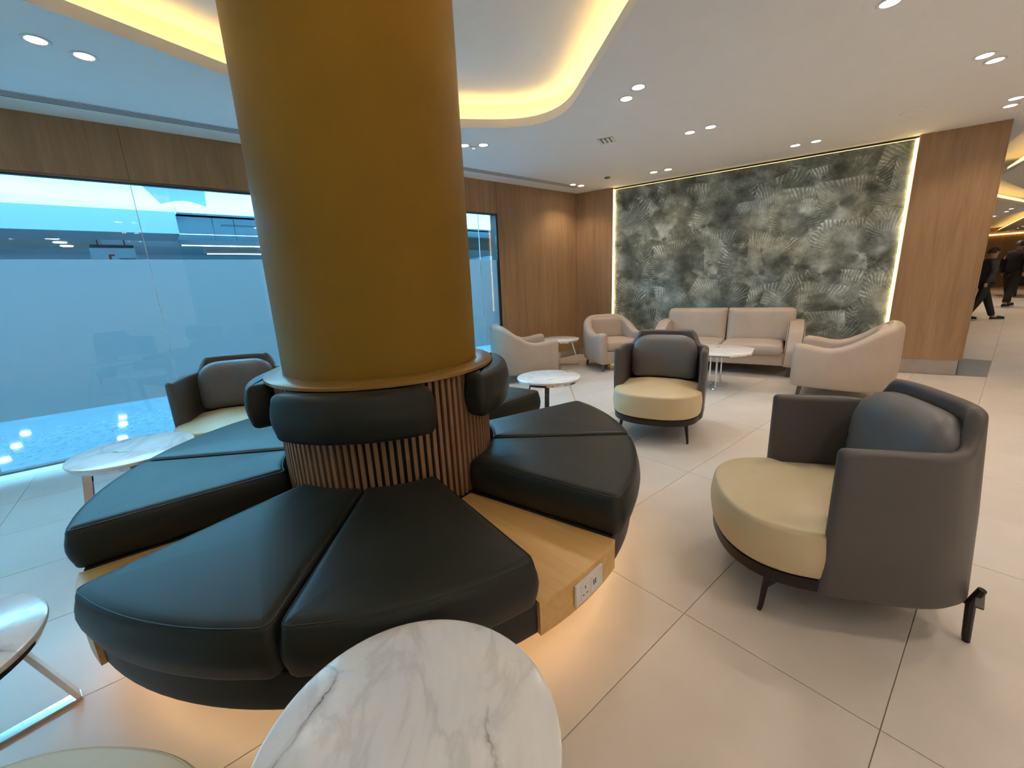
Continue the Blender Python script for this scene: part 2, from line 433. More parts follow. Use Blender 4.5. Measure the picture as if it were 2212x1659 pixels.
# ------------------------------------------------------------------ ceiling with the cove opening
COVE = round_poly([(-1.45, 2.87), (1.72, 4.03), (3.27, 3.10), (2.20, 1.44), (.2, .72), (-1.6, 1.2)], [.5, .9, .62, .35, .6, .6], 10)
def grow(poly, d):
    nr = normals2d(poly); return [(p[0]+n[0]*d, p[1]+n[1]*d) for p, n in zip(poly, nr)]
def fill(outer, holes, z):
    bm = bmesh.new(); ed = []
    for lp in [outer]+holes:
        vs = [bm.verts.new((x, y, z)) for x, y in lp]
        ed += [bm.edges.new((vs[i], vs[(i+1) % len(vs)])) for i in range(len(vs))]
    bmesh.ops.triangle_fill(bm, use_beauty=True, edges=ed)
    v = [tuple(x.co) for x in bm.verts]; bm.verts.index_update(); f = [tuple(x.index for x in q.verts) for q in bm.faces]; bm.free()
    return v, f
LIP = .075
out_poly = [(-8.1, -5.2), (7.2, -5.2), (7.2, .06), (7.6, .14), (8.62, .34), (7.35, .34), wp(5.0, -.07), wp(0, -.07), (5.86, YW+.05), (-8.1, YW+.05)]
m = MB(); v, f = fill(out_poly, [COVE], ZC); m.add(v, f)
ceil = struct(m.build('ceiling', 'ceiling_paint', smooth=0), 'white painted ceiling with a rounded cove opening')
back = grow(COVE, .13)
fas = MB().loft([[(x, y, ZC) for x, y in COVE], [(x, y, ZC+LIP) for x, y in COVE], [(x, y, ZC+LIP) for x, y in grow(COVE, .018)], [(x, y, ZC+.012) for x, y in grow(COVE, .018)]], False, False)
fas.build('cove_fascia', 'white_paint', ceil)
MB().loft([[(x, y, ZC+.012) for x, y in grow(COVE, .018)], [(x, y, ZC+.012) for x, y in back], [(x, y, ZC+.24) for x, y in back]], False, True).build('cove_recess', 'ceiling_paint', ceil, 30)
MB().loft([[(x, y, ZC+.02) for x, y in grow(COVE, .055)], [(x, y, ZC+.035) for x, y in grow(COVE, .055)], [(x, y, ZC+.035) for x, y in grow(COVE, .08)], [(x, y, ZC+.02) for x, y in grow(COVE, .08)]], False, False).build('cove_led_strip', 'led_warm', ceil)

# ------------------------------------------------------------------ window wall
wall = struct(MB().box(-8.1, 6.1, YW+.03, YW+.16, 2.34, 3.3).build('wall_left', 'dark_drum', smooth=0), 'oak panelled wall with a long frosted window')
MB().box(4.02, 6.0, YW+.03, YW+.16, 0, 2.34).build('wall_core', 'dark_drum', wall, 0)
MB().box(-8.1, -7.3, YW+.03, YW+.16, 0, 2.34).build('wall_core', 'dark_drum', wall, 0)
def panel(name, x0, x1, z0, z1, par, y0=YW, y1=YW+.03):
    g = .0015; m = MB().box(0, x1-x0-2*g, 0, y1-y0, 0, z1-z0-2*g)
    return m.build(name, 'wall_wood', par, 0, (x0+g, y0, z0+g))
for x0, x1 in ((-8.1, -7.3), (-7.3, -6.0), (-6.0, -4.8), (-4.8, -3.6), (-3.6, -2.4), (-2.4, -1.2), (-1.2, 0), (0, 1.2), (1.2, 2.4), (2.4, 3.98)):
    panel('panel', x0, x1, 2.335, ZC, wall)
panel('panel', 3.98, 4.03, 2.335, ZC, wall); panel('panel', 4.035, 4.9, .10, ZC, wall); panel('panel', 4.9, 5.77, .10, ZC, wall); panel('panel', -8.1, -7.3, .10, 2.335, wall)
MB().box(5.765, 6.0, YW+.004, YW+.03, 0, ZC).build('corner_filler', 'wall_wood', wall, 0)
struct(MB().box(4.035, 5.77, YW+.006, YW+.03, 0, .10).build('baseboard_left', 'skirting_metal', smooth=0))
WX0, WX1, ZH = -7.3, 4.015, 2.32  # unseen left stretch lengthened to let in more cold light
win = struct(MB().box(WX0, WX1, YW+.01, YW+.06, ZH, ZH+.018).build('window_1', 'frame_metal', smooth=0), 'long window with a frosted band and clear strips above and below')
MB().box(WX0, WX1, YW+.0, YW+.045, ZH-.012, ZH).build('window_head', 'black_plastic', win, 0)
MB().box(WX0, WX1, YW-.018, YW+.045, -.003, .016).build('window_sill', 'frame_metal', win, 0)
MB().box(WX1-.012, WX1+.018, YW-.002, YW+.06, .016, ZH).build('window_jamb', 'black_plastic', win, 0)
MB().box(WX0-.02, WX0+.015, YW-.002, YW+.06, .016, ZH).build('window_jamb', 'black_plastic', win, 0)
xs = [WX0+.015, -6.2, -4.96, -3.72, -2.48, -1.24, -.003, 1.23, 2.46, 3.695, WX1-.012]
for a, b in zip(xs[:-1], xs[1:]):
    MB().box(a+.003, b-.003, YW+.014, YW+.026, .016, ZH-.012).build('glass_pane', 'pane_glass', win, 0)
    q = MB().add([(a+.003, YW+.029, .423), (b-.003, YW+.029, .423), (b-.003, YW+.029, 1.684), (a+.003, YW+.029, 1.684)], [(0, 1, 2, 3)])
    q.build('frosted_film', 'frost_film', win, 0)
for a in xs[1:-1]:
    MB().box(a-.003, a+.003, YW+.014, YW+.026, .016, ZH-.012).build('pane_joint', 'socket_plastic', win, 0)  # real joints, coloured pale for the glint along the glass edge

# ------------------------------------------------------------------ feature wall (back)
def wall_local(o): o.location = (P0.x, P0.y, 0); o.rotation_euler = (0, 0, radians(WAZ)); return o
# local frame: x along the wall, y to the back (behind), z up
wb = struct(wall_local(MB().box(-.1, 5.0, .05, .20, 0, 3.3).build('wall_back', 'dark_drum', smooth=0)), 'feature wall of oak and palm leaf wallpaper')
S0, S1 = .668, 4.295
MB().box(S0+.002, S1-.002, .028, .05, 0, ZC-.035).build('wallpaper', 'palm_wallpaper', wb, 0)
def wpanel(a, b, z0=.10, z1=ZC, y0=0.0):
    m = MB().box(0, b-a-.003, 0, .05-y0, 0, z1-z0-.002); o = m.build('panel', 'wall_wood', wb, 0, (a+.0015, y0, z0+.001)); return o
wpanel(.018, S0); wpanel(S1+.002, 5.0, .185)
MB().box(5.0, 5.012, .0, .20, .185, ZC).build('panel', 'wall_wood', wb, 0)
MB().box(S1+.002, 4.985, .012, .19, 0, .183).build('skirting', 'skirting_metal', wb, 0)
MB().box(.018, S0, .012, .05, 0, .10).build('skirting', 'skirting_metal', wb, 0)
MB().box(S0, S1, .014, .0275, 0, .08).build('skirting', 'skirting_metal', wb, 0)
MB().box(S0+.0005, S0+.026, .008, .0275, .1, ZC-.03).build('led_strip', 'led_wall', wb, 0)
MB().box(S1-.026, S1-.0005, .008, .0275, .1, ZC-.03).build('led_strip', 'led_wall', wb, 0)
MB().box(S0+.03, S1-.03, .040, .0495, ZC-.033, ZC-.026).build('led_strip', 'led_wall_top', wb, 0)
so = wall_local(MB().box(1.045, 1.115, .018, .0278, .845, .905).build('wall_socket', 'frame_metal', None, 0))
tag(so, 'small grey socket plate low on the palm leaf wallpaper', 'socket')

# ------------------------------------------------------------------ rest of the room (behind the camera) and the hall beyond
struct(MB().box(-8.25, -8.1, -5.2, YW, 0, 2.95).build('wall_front', 'white_paint', smooth=0), 'plain white wall behind the viewer')
struct(MB().box(-8.1, 36, -5.35, -5.2, 0, 3.2).build('wall_right', 'white_paint', smooth=0), 'plain white wall across the lounge')
hall = struct(MB().add([(7.0, -5.2, 3.02), (36, -5.2, 3.02), (36, 5, 3.02), (7.0, 5, 3.02)], [(0, 1, 2, 3)]).build('ceiling_hall', 'ceiling_paint', smooth=0), 'upper ceiling of the hall beyond')
struct(MB().box(34.0, 34.2, -5.2, 5, 0, 3.2).build('wall_far', 'wall_wood', smooth=0), 'oak wall at the end of the hall')
struct(MB().box(7.25, 34.0, 4.6, 4.75, 0, 3.2).build('wall_hall', 'wall_wood', smooth=0), 'oak wall along the hall')
MB().box(24.0, 33.9, -5.1, 4.5, .0006, .004).build('carpet', 'beige_leather', floor, 0)
def soffit(poly, edges, lamps, r=.25):
    p = round_poly(poly, r, 5)
    o = MB().loft([[(x, y, ZC) for x, y in p], [(x, y, ZC+.06) for x, y in p]]).build('soffit', 'ceiling_paint', hall, 30)
    for a, b in edges:
        d = Vector((b[0]-a[0], b[1]-a[1])).normalized()
        MB().bar((a[0], a[1], ZC+.10), (b[0], b[1], ZC+.10), .02, .07).build('led_strip', 'led_hall', o, 0)
soffit([(8.9, -4), (8.9, -.22), (11.6, .46), (12.1, .48), (14.27, .21), (18, -.3), (18, -4)], [((9.1, -.10), (11.7, .40))], [], .15)
soffit([(15.83, .64), (19.5, -.03), (20.1, .05), (23.25, .93), (27, 1.9), (27, 4.5), (9, 4.5), (9, 1.85)], [((12.5, 1.28), (19.3, .06))], [], .1)
soffit([(33.9, 1.13), (24.49, .19), (20.5, -.23), (20.5, -5), (33.9, -5)], [((33.6, 1.02), (20.6, -.29))], [], .1)
MB().box(33.93, 33.99, -4.8, 4.2, 2.64, 2.70).build('led_strip', 'led_hall', hall, 0)

# ------------------------------------------------------------------ concourse behind the glass
cf = struct(MB().box(-14, 14, YW+.065, 26, -.06, -.004).build('floor_concourse', 'concourse_tile', smooth=0), 'blue lit concourse floor outside the window')
struct(MB().box(-14, 14, 26, 26.2, 0, 4.2).build('wall_concourse', 'concourse_white', smooth=0), 'white concourse wall')
struct(MB().box(-14, -13.8, YW+.2, 26, 0, 4.2).build('wall_concourse_left', 'concourse_white', smooth=0)); struct(MB().box(13.8, 14, YW+.2, 26, 0, 4.2).build('wall_concourse_right', 'concourse_white', smooth=0))
struct(MB().box(-14, 14, YW+.17, 26, 3.4, 3.5).build('ceiling_concourse', 'concourse_white', smooth=0), 'concourse ceiling')
lc = MB().box(-12, 12, YW+.35, 8.3, 3.30, 3.34).build('unseen_light_panel', 'light_ceiling', None, 0)  # unseen emitter that stands for the concourse lighting and lights the window
lc2 = MB().box(-12, 12, 14.2, 17.5, 3.36, 3.395).build('unseen_light_panel', 'added_light_far', None, 0)  # added out of view to brighten the concourse undersides and far wall
tag(lc2, 'added unseen ceiling panel brightening the deeper concourse', 'light panel')
for k, (qx, qy) in enumerate(FAR_LAMPS):
    o = MB().lathe([(0, 3.385), (.13, 3.385), (.14, 3.399)], 20, cx=qx, cy=qy).build('concourse_spot', 'lamp_far'); tag(o, 'far concourse ceiling spot mirrored as a bright dot in the shiny floor', 'lamp', 'far concourse spots')
tag(lc, 'long unseen light panel over the concourse, lighting the window from outside', 'light panel')
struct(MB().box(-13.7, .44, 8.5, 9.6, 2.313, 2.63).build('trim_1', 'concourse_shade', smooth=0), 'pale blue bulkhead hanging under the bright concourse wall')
uw = struct(MB().box(-13.7, 13.7, 8.7, 8.9, 2.632, 3.395).build('wall_upper', 'concourse_white', smooth=0), 'overexposed white upper wall of the concourse')
MB().add([(.06, 8.695, 3.10), (.30, 8.695, 2.77), (.38, 8.695, 2.80), (.48, 8.695, 2.825), (.586, 8.695, 2.841), (.69, 8.695, 2.83), (.79, 8.695, 2.80), (.88, 8.695, 2.77), (.90, 8.695, 3.10)], [tuple(range(9))]).build('arched_patch', 'concourse_shade', uw, 0)  # flat darker patch with an arched lower edge on the upper wall
struct(MB().box(.46, 13.7, 8.5, 11.2, 2.632, 2.72).build('trim_2', 'concourse_white', smooth=0), 'flat concourse soffit beside the bulkhead')
p = round_poly([(-13, 9.65), (-.72, 9.65), (-.62, 11.2), (-.75, 13.6), (-13, 13.6)], [0, .4, .8, .3, 0], 8)
cw = struct(MB().loft([[(x, y, 2.50) for x, y in p], [(x, y, 2.62) for x, y in p]]).build('ceiling_wood', 'concourse_wood', smooth=30), 'dark timber ceiling over the concourse shop')
for k, (x, y) in enumerate([(-1.26, 11.3), (-1.25, 12.0), (-1.24, 12.7), (-1.9, 10.2), (-2.6, 11.3), (-2.6, 12.4)]):
    o = MB().lathe([(0, 2.488), (.09, 2.488), (.10, 2.499)], 20, cx=x, cy=y).build('concourse_lamp', 'lamp_cold')
    tag(o, 'round lamp set in the dark timber ceiling outside', 'lamp', 'lamps in the concourse timber ceiling')
sg = thing('shop_sign', 'white sign with a red mark and small dark letters outside the window', 'sign', (-.42, 11.0, 1.62))
MB().box(-.38, .25, 0, .04, 0, .69).build('board', 'concourse_white', sg, 0)
MB().box(-.36, .24, -.03, .04, .70, .75).build('top_rail', 'concourse_dark', sg, 0)
for q in (-.25, .12): MB().box(q-.01, q+.01, 0, .03, .75, .885).build('hanger', 'concourse_dark', sg, 0)
MB().add([(-.14, -.004, .40), (-.105, -.004, .40), (-.105, -.004, .545), (-.06, -.004, .55), (-.05, -.004, .58), (-.13, -.004, .58), (-.14, -.004, .57)], [tuple(range(7))]).build('red_mark', 'logo_red', sg, 0)
for k in range(9): MB().box(.0+k*.027, .016+k*.027, -.005, -.001, .46, .513).build('letter', 'concourse_dark', sg, 0)
for (x0, x1, z, y, lb) in ((.42, 4.2, 2.17, 8.7, 'upper dark linear light bar hanging outside the window'), (.75, 4.4, 2.06, 8.9, 'lower dark linear light bar hanging outside the window')):
    t = thing('linear_light', lb, 'light bar', (x0, y, z))
    MB().box(0, x1-x0, 0, .10, 0, .075).build('housing', 'concourse_dark', t, 0)
    MB().box(.03, x1-x0, .02, .08, -.008, -.001).build('diffuser', 'lamp_cold', t, 0)
    for q in (.5, 2.0, 3.2): MB().tube([(q, .05, .075), (q, .05, 3.38-z)], .004, 6).build('hanger', 'concourse_dark', t)
o = MB().box(-.04, 3.8, 25.9, 25.99, 2.30, 2.56).build('blue_fascia', 'concourse_blue', None, 0); tag(o, 'blue fascia strip on the far concourse wall', 'fascia')
o = MB().box(1.15, 1.75, 9.62, 9.80, 2.618, 2.6315).build('air_diffuser', 'concourse_grey', None, 0); tag(o, 'grey air diffuser on the concourse bulkhead', 'air diffuser')
o = MB().box(5.0, 9.0, 9.98, 14.0, 2.30, 3.40).build('timber_canopy', 'concourse_wood', None, 0); tag(o, 'dark timber canopy seen through the narrow right end of the window', 'canopy')

# ------------------------------------------------------------------ column
colm = struct(MB().lathe([(.4915, .942), (.4915, ZC+.245)], 96).build('column', 'gold_paint', None, 40, (BC[0], BC[1], 0)), 'round golden brown painted column')
MB().lathe([(.4915, .941), (.4955, .941), (.4955, .949), (.4915, .949)], 96).build('column_foot', 'cap_gold', colm)

# ------------------------------------------------------------------ circular bench round the column
RB = 1.313; ZB, ZW, ZS = .182, .312, .497
bench = thing('circular_bench', 'round black leather bench with slatted drum built around the golden column', 'bench', (BC[0], BC[1], 0))
MB().lathe([(.95, 0), (.95, ZB), (.5, ZB)], 72).build('plinth', 'dark_drum', bench)
MB().lathe([(1.16, ZB-.012), (1.19, ZB-.012), (1.19, ZB-.001), (1.16, ZB-.001), (1.16, ZB-.012)], 96).build('led_strip', 'led_bench', bench)
SECT = (-128.0, -42.3, 39.8, 146.3); HALF = 32.8
def arcpts(r, a0, a1, n): return [(r*cos(radians(a0+(a1-a0)*k/n)), r*sin(radians(a0+(a1-a0)*k/n))) for k in range(n+1)]
def wedge(a0, a1, r0, r1, cr=(.05, .05), gap=.0):
    # angular wedge with sides parallel-shifted inward by gap, rounded corners
    def pt(r, a, sgn):
        a = radians(a); return (r*cos(a)-sgn*gap*sin(a)*-1, r*sin(a)+sgn*gap*cos(a)*-1)
    e = degrees(gap/r1) if gap else 0; e0 = degrees(gap/r0) if gap else 0
    inner = arcpts(r0, a1-e0, a0+e0, 8); outer = arcpts(r1, a0+e, a1-e, 16)
    pts = outer+inner; rr = [cr[1]]+[0]*15+[cr[1]]+[cr[0]]+[0]*7+[cr[0]]
    # corner rounding limited by neighbours: thin out points close to the corners
    po = [outer[0]]+[q for q in outer[1:-1] if min(hypot(q[0]-outer[0][0], q[1]-outer[0][1]), hypot(q[0]-outer[-1][0], q[1]-outer[-1][1])) > 2.2*cr[1]]+[outer[-1]]
    pi_ = [inner[0]]+[q for q in inner[1:-1] if min(hypot(q[0]-inner[0][0], q[1]-inner[0][1]), hypot(q[0]-inner[-1][0], q[1]-inner[-1][1])) > 2.2*cr[0]]+[inner[-1]]
    R = [cr[1]]+[0]*(len(po)-2)+[cr[1]]+[cr[0]]+[0]*(len(pi_)-2)+[cr[0]]
    return dense(round_poly(po+pi_, R, 5), .05)
for c in SECT:
    b = puff(dense(arcpts(RB-.018, c-HALF, c+HALF, 24)+arcpts(.56, c+HALF, c-HALF, 10), .08), ZB, ZW+.004, .012, .004).build('base_cover', 'black_leather', bench)
    for a0, a1 in ((c-HALF, c), (c, c+HALF)):
        w = wedge(a0, a1, .555, RB+.012, (.03, .045), .004)
        cu = puff(w, ZW+.002, ZS-.006, .022, .034, crown=.008, bulge=.012).build('seat_cushion', 'black_leather', bench, 60)
        nr = normals2d(w); sm = [(p[0]-n[0]*.0098, p[1]-n[1]*.0098, ZS-.0158) for p, n in zip(w, nr)]
        MB().tube(sm, .0028, 6, True).build('seam', 'black_leather', cu)
    # backrest roll
    oa = arcpts(.658, c-HALF+1, c+HALF-1, 26); ob = arcpts(.546, c+HALF-1, c-HALF+1, 22)
    o = [oa[0]]+oa[3:-3]+[oa[-1]]+[ob[0]]+ob[3:-3]+[ob[-1]]
    o = dense(round_poly(o, [.048]+[0]*21+[.048]+[.045]+[0]*17+[.045], 6), .025)
    puff(o, .712, .921, .034, .034, bulge=.012, seg=6).build('backrest', 'black_leather', bench, 60)
gaps = [(-95.2, -75.1), (-9.5, 7.0), (72.6, 113.5), (179.1, 199.2)]
for a0, a1 in gaps:
    am = (a0+a1)/2; hw = (a1-a0)/2-.05
    o = arcpts(RB-.004, -hw, hw, 10)+arcpts(.555, hw, -hw, 6)
    wt = puff(o, ZW-.02, ZW, .0015, .0015).build('wood_ledge', 'bench_wood', bench, 30, None, radians(am))
    nb = 2; cuts = [-hw, -hw+(2*hw)*.40, hw]
    for q0, q1 in zip(cuts[:-1], cuts[1:]):
        f_ = arcpts(RB-.004, q0+.04, q1-.04, 8)+arcpts(RB-.03, q1-.04, q0+.04, 8)
        puff(f_, ZB, ZW-.0205, .001, .001).build('front_board', 'slat_front', bench, 30, None, radians(am)) if 'slat_front' in MATS else puff(f_, ZB, ZW-.0205, .001, .001).build('front_board', 'bench_wood', bench, 30, None, radians(am))
# slatted drum
MB().lathe([(.525, ZW-.02), (.525, .916)], 72).build('drum', 'dark_drum', bench)
NS = 104; sl = MB().box(.5255, .543, -.0085, .0085, ZW+.001, .914).mesh('slat', 'slat_wood', 0)
for k in range(NS):
    link('slat', sl, bench, None, 2*pi*k/NS)
MB().lathe([(.46, .922), (.572, .922), (.577, .925), (.577, .939), (.573, .942), (.46, .942)], 96).build('top_ring', 'cap_gold', bench)
# sockets on the wooden front
so = MB().box(-.001, .008, -.082, .082, -.042, .042).build('power_socket', 'socket_plastic', bench, 0, (BC[0]*0+(RB-.003)*cos(radians(-84.6)), (RB-.003)*sin(radians(-84.6)), .246), radians(-84.6))
so['label'] = 'white double socket plate'
MB().box(.008, .0105, -.055, -.008, -.032, .032).build('socket_module', 'socket_plastic', so, 0)
MB().box(.008, .0105, .004, .05, -.032, .032).build('socket_module', 'socket_plastic', so, 0)
for (y, z, a, b) in ((-.032, .016, .002, .006), (-.043, -.012, .004, .002), (-.021, -.012, .004, .002), (.021, .004, .0025, .011), (.033, .004, .0025, .011)):
    MB().box(.0105, .0112, y-a, y+a, z-b, z+b).build('socket_hole', 'black_plastic', so, 0)

# ------------------------------------------------------------------ barrel chair (local x = forward, origin between the front feet)
def sup(a, b, e, t): return (math.copysign(abs(cos(t))**(2/e), cos(t))*a, math.copysign(abs(sin(t))**(2/e), sin(t))*b)
def barrel_chair(label, loc, az, group):
    t = thing('barrel_chair', label, 'chair', (*loc, 0), az, group)
    half = []
    path = [(-.166-.045*k, .345) for k in range(4)]
    cxx = -.345
    for k in range(0, 33):
        a = pi/2+pi*k/32; x, y = sup(.315, .345, 3.1, a); path.append((cxx+x, y))
    path += [(-.301+.045*k, -.345) for k in range(4)]
    # arc length
    L = [0]
    for p, q in zip(path[:-1], path[1:]): L.append(L[-1]+hypot(q[0]-p[0], q[1]-p[1]))
    tot = L[-1]
    def hf(f):
        i = f*(len(path)-1); k = min(int(i), len(path)-2); s = (L[k]+(L[k+1]-L[k])*(i-k))/tot
        d = abs(s-.5)*tot                        # distance from the middle of the back
        return .735+.115*(1-smooth01((d-.26)/.12))
    # thickness follows outward normal: path runs left front -> back -> right front, outward is on the right hand
    sh = ushell(path,   .052, .150, hf, .024, flare=lambda f: -.085*(1-smooth01((abs(f-.5)-.24)/.14)), bottom_in=.012).build('shell', 'grey_leather', t, 50)
    # seat: round front, tucked between the sides behind
    o = []
    for k in range(0, 33):
        a = -pi/2+pi*k/32; x, y = sup(.315, .352, 2.4, a); o.append((-.165+x, y))
    o += [(-.166, .312), (-.48, .312), (-.58, .2), (-.58, -.2), (-.48, -.312), (-.166, -.312)]
    o = dense(round_poly(o, [0]*33+[0, .03, .03, .03, .03, 0], 3), .04)
    st = puff(o, .214, .405, .03, .022, crown=.045, bulge=.008, seg=5).build('seat', 'cream_leather', t, 60)
    nr = normals2d(o); pp = [(p[0]-n[0]*.010, p[1]-n[1]*.010, .398) for p, n in zip(o, nr) if p[0] > -.16]
    MB().tube(pp, .0035, 6).build('piping', 'cream_leather', st)
    o2 = []
    for k in range(0, 33):
        a = -pi/2+pi*k/32; x, y = sup(.305, .342, 2.4, a); o2.append((-.165+x, y))
    o2 += [(-.45, .31), (-.57, .24), (-.60, 0), (-.57, -.24), (-.45, -.31)]
    puff(o2, .165, .213, .004, .004).build('base_rim', 'brown_metal', t, 30)
    for s in (-1, 1):
        m = MB().tube([(.015, .275*s, 0), (.01, .275*s, .02), (0, .265*s, .10), (-.015, .25*s, .185)], [.0085, .0095, .012, .015], 8); m.build('leg', 'brown_metal', t)
        MB().add([(.0, .268*s-.004, .168), (-.075, .268*s-.004, .168), (-.004, .268*s-.004, .10), (.0, .268*s+.004, .168), (-.075, .268*s+.004, .168), (-.004, .268*s+.004, .10)], [(0, 1, 2), (5, 4, 3), (0, 3, 4, 1), (1, 4, 5, 2), (2, 5, 3, 0)]).build('leg_gusset', 'brown_metal', t, 0)
        m = MB().tube([(-.645, .275*s, 0), (-.642, .275*s, .02), (-.632, .275*s, .16), (-.645, .288*s, .225)], [.011, .0125, .014, .012], 8); m.build('leg', 'brown_metal', t)
        MB().bar((-.652, .272*s, .205), (-.628, .315*s, .172), .022, .014, (0, 0, 1)).build('leg_clamp', 'grey_leather', t, 0)
        MB().bar((-.64, .27*s, .15), (-.56, .20*s, .172), .02, .012).build('leg_brace', 'brown_metal', t, 0)
    # back pillow
    o = round_poly([(-.275, .0), (.275, .0), (.285, .385), (-.285, .385)], [.06, .06, .17, .17], 8)
    pl = pillow(dense(o, .03), .18, .45)
    def tf(x, y, z):
        wr = 0
        if abs(y) > .16:                       # creases at the sides of the pillow
            wr = -.006*max(0, sin((z*1.0+abs(y)*.25)*95))*(abs(y)-.16)/.1
        x2 = x+wr-.9*max(0, abs(y)-.0)**2*-.55
        c_, s_ = cos(radians(-4)), sin(radians(-4))
        return (-.505+x2*c_-(-s_)*0+s_*z*1.0, y, .428+z*c_-s_*x2*.0)
    pl.xf(tf).build('back_pillow', 'grey_pillow', t, 70)
    return t
AZN = 124.0
bc0 = barrel_chair('grey and cream barrel chair with blue-grey pillow, facing the socket end of the bench', (1.856, .612), AZN, 'barrel chairs around the bench')
dup(bc0, (2.955, 1.775, 0), 202, 'grey and cream barrel chair standing in front of the marble coffee table and beige sofa')
dup(bc0, (.20, 3.60, 0), -112, 'grey and cream barrel chair with its back against the frosted window')
dup(bc0, (-.336, .974, 0), 46, 'cream seated barrel chair of which only the rounded seat front shows, below the leather bench')

# ------------------------------------------------------------------ beige tub armchairs
def tub_chair(label, loc, az, group):
    t = thing('tub_armchair', label, 'armchair', (*loc, 0), az, group)
    path = [(.33-.06*k, .315-.004*(3-k)) for k in range(6)]
    for k in range(0, 29):
        a = pi/2+pi*k/28; x, y = sup(.335, .315, 3.0, a); path.append((.02+x, y))
    path += [(.03+.06*k, -.315+.004*(max(0, k-2))) for k in range(6)]
    L = [0]
    for p, q in zip(path[:-1], path[1:]): L.append(L[-1]+hypot(q[0]-p[0], q[1]-p[1]))
    tot = L[-1]
    def hf(f):
        i = f*(len(path)-1); k = min(int(i), len(path)-2); s = (L[k]+(L[k+1]-L[k])*(i-k))/tot; d = abs(s-.5)*tot
        front = smooth01((d-(tot/2-.22))/.22)
        return .50+.23*(1-smooth01((d-.16)/.48))+.035*front
    ushell(path, .115, .105, hf, .055, flare=-.02, bottom_in=.03).build('shell', 'beige_leather', t, 60)
    o = dense(round_poly([(.36, -.252), (.36, .252), (-.24, .252), (-.24, -.252)], [.05, .05, .03, .03], 5), .05)
    puff(o, .285, .405, .03, .04, crown=.022, bulge=.008).build('seat_cushion', 'beige_leather', t, 60)
    puff(dense(round_poly([(.345, -.256), (.345, .256), (-.24, .256), (-.24, -.256)], [.02]*4, 4), .06), .11, .284, .012, .01).build('seat_base', 'beige_leather', t, 50)
    o = round_poly([(-.25, .0), (.25, .0), (.25, .30), (-.25, .30)], [.02, .02, .09, .09], 6)
    pl = pillow(dense(o, .03), .12, .18); c_, s_ = cos(radians(-10)), sin(radians(-10))
    pl.xf(lambda x, y, z: (-.195+x*c_+s_*z, y, .40+z*c_)).build('back_cushion', 'beige_leather', t, 70)
    for sx, sy in ((.29, .27), (.29, -.27), (-.24, .24), (-.24, -.24)):
        MB().tube([(sx+.02*(1 if sx > 0 else -1), sy*1.05, 0), (sx, sy, .14)], [.014, .022], 10).build('leg', 'leg_walnut', t)
    for ch in t.children:
        ch.data.transform(Matrix.Diagonal((1.16, 1.16, 1.07, 1)))
    return t
tb0 = tub_chair('beige tub armchair with its back to the window beside the oak panelling', (3.82, 4.40), -28, 'beige tub armchairs')
dup(tb0, (5.27, 3.90, 0), 243, 'beige tub armchair in the corner between the oak wall and the wallpaper')
dup(tb0, (5.50, 1.05, 0), 98, 'beige tub armchair with its back towards the oak pier and the hall')

# ------------------------------------------------------------------ sofa
sf = thing('sofa', 'beige two seat leather sofa against the palm leaf wallpaper', 'sofa', (*wp(2.5, 0), 0), degrees(atan2(NM.y, NM.x)))
# local x = into the room, y = along the wall to the right
puff(dense(round_poly([(.14, -.73), (.84, -.73), (.84, .73), (.14, .73)], .03, 4), .1), .15, .31, .012, .01).build('base', 'beige_leather', sf, 50)
for s in (-1, 1):
    y0, y1 = (0.004, .705) if s > 0 else (-.705, -.004)
    puff(dense(round_poly([(.24, y0), (.88, y0), (.88, y1), (.24, y1)], .04, 5), .06), .285, .425, .03, .045, crown=.02, bulge=.008).build('seat_cushion', 'beige_leather', sf, 60)
    y0, y1 = (0.003, .82) if s > 0 else (-.82, -.003)
    o = dense(round_poly([(y0, 0), (y1, 0), (y1, .46), (y0, .46)], [.02, .06, .08, .03] if s > 0 else [.06, .02, .03, .08], 5), .05)
    pl = pillow(o, .19, .22); c_, s_ = cos(radians(-12)), sin(radians(-12))
    pl.xf(lambda x, y, z: (.315+x*c_+s_*z, y, .395+z*c_)).build('back_cushion', 'beige_leather', sf, 60)
    prof = round_poly([(.10, .14), (.86, .14), (.845, .34), (.70, .585), (.46, .665), (.10, .68)], [.02, .03, .12, .16, .1, .05], 6)
    pr = dense(prof, .05)
    arm = puff(pr, 0, .185, .03, .03, bulge=.006)      # outline in (x, z), thickness along y
    arm.xf(lambda x, z, d: (x, s*(.715+d)+s*.10*max(0, z-.15)**1.0*.55, z))
    am = arm.build('arm', 'beige_leather', sf, 60)
    for d in (.012, .173):
        MB().tube([(x-n[0]*.006, s*(.715+d)+s*.055*max(0, z-.15), z-n[1]*.006) for (x, z), n in zip(pr, normals2d(pr)) if z > .16], .0035, 6).build('piping', 'seam_dark', am)
MB().box(.06, .15, -.74, .74, .15, .60).build('back_frame', 'beige_leather', sf, 0)
for x, y in ((.20, -.8), (.20, .8), (.76, -.8), (.76, .8)):
    MB().box(x-.03, x+.03, y-.03, y+.03, 0, .15).build('leg', 'leg_walnut', sf, 0)

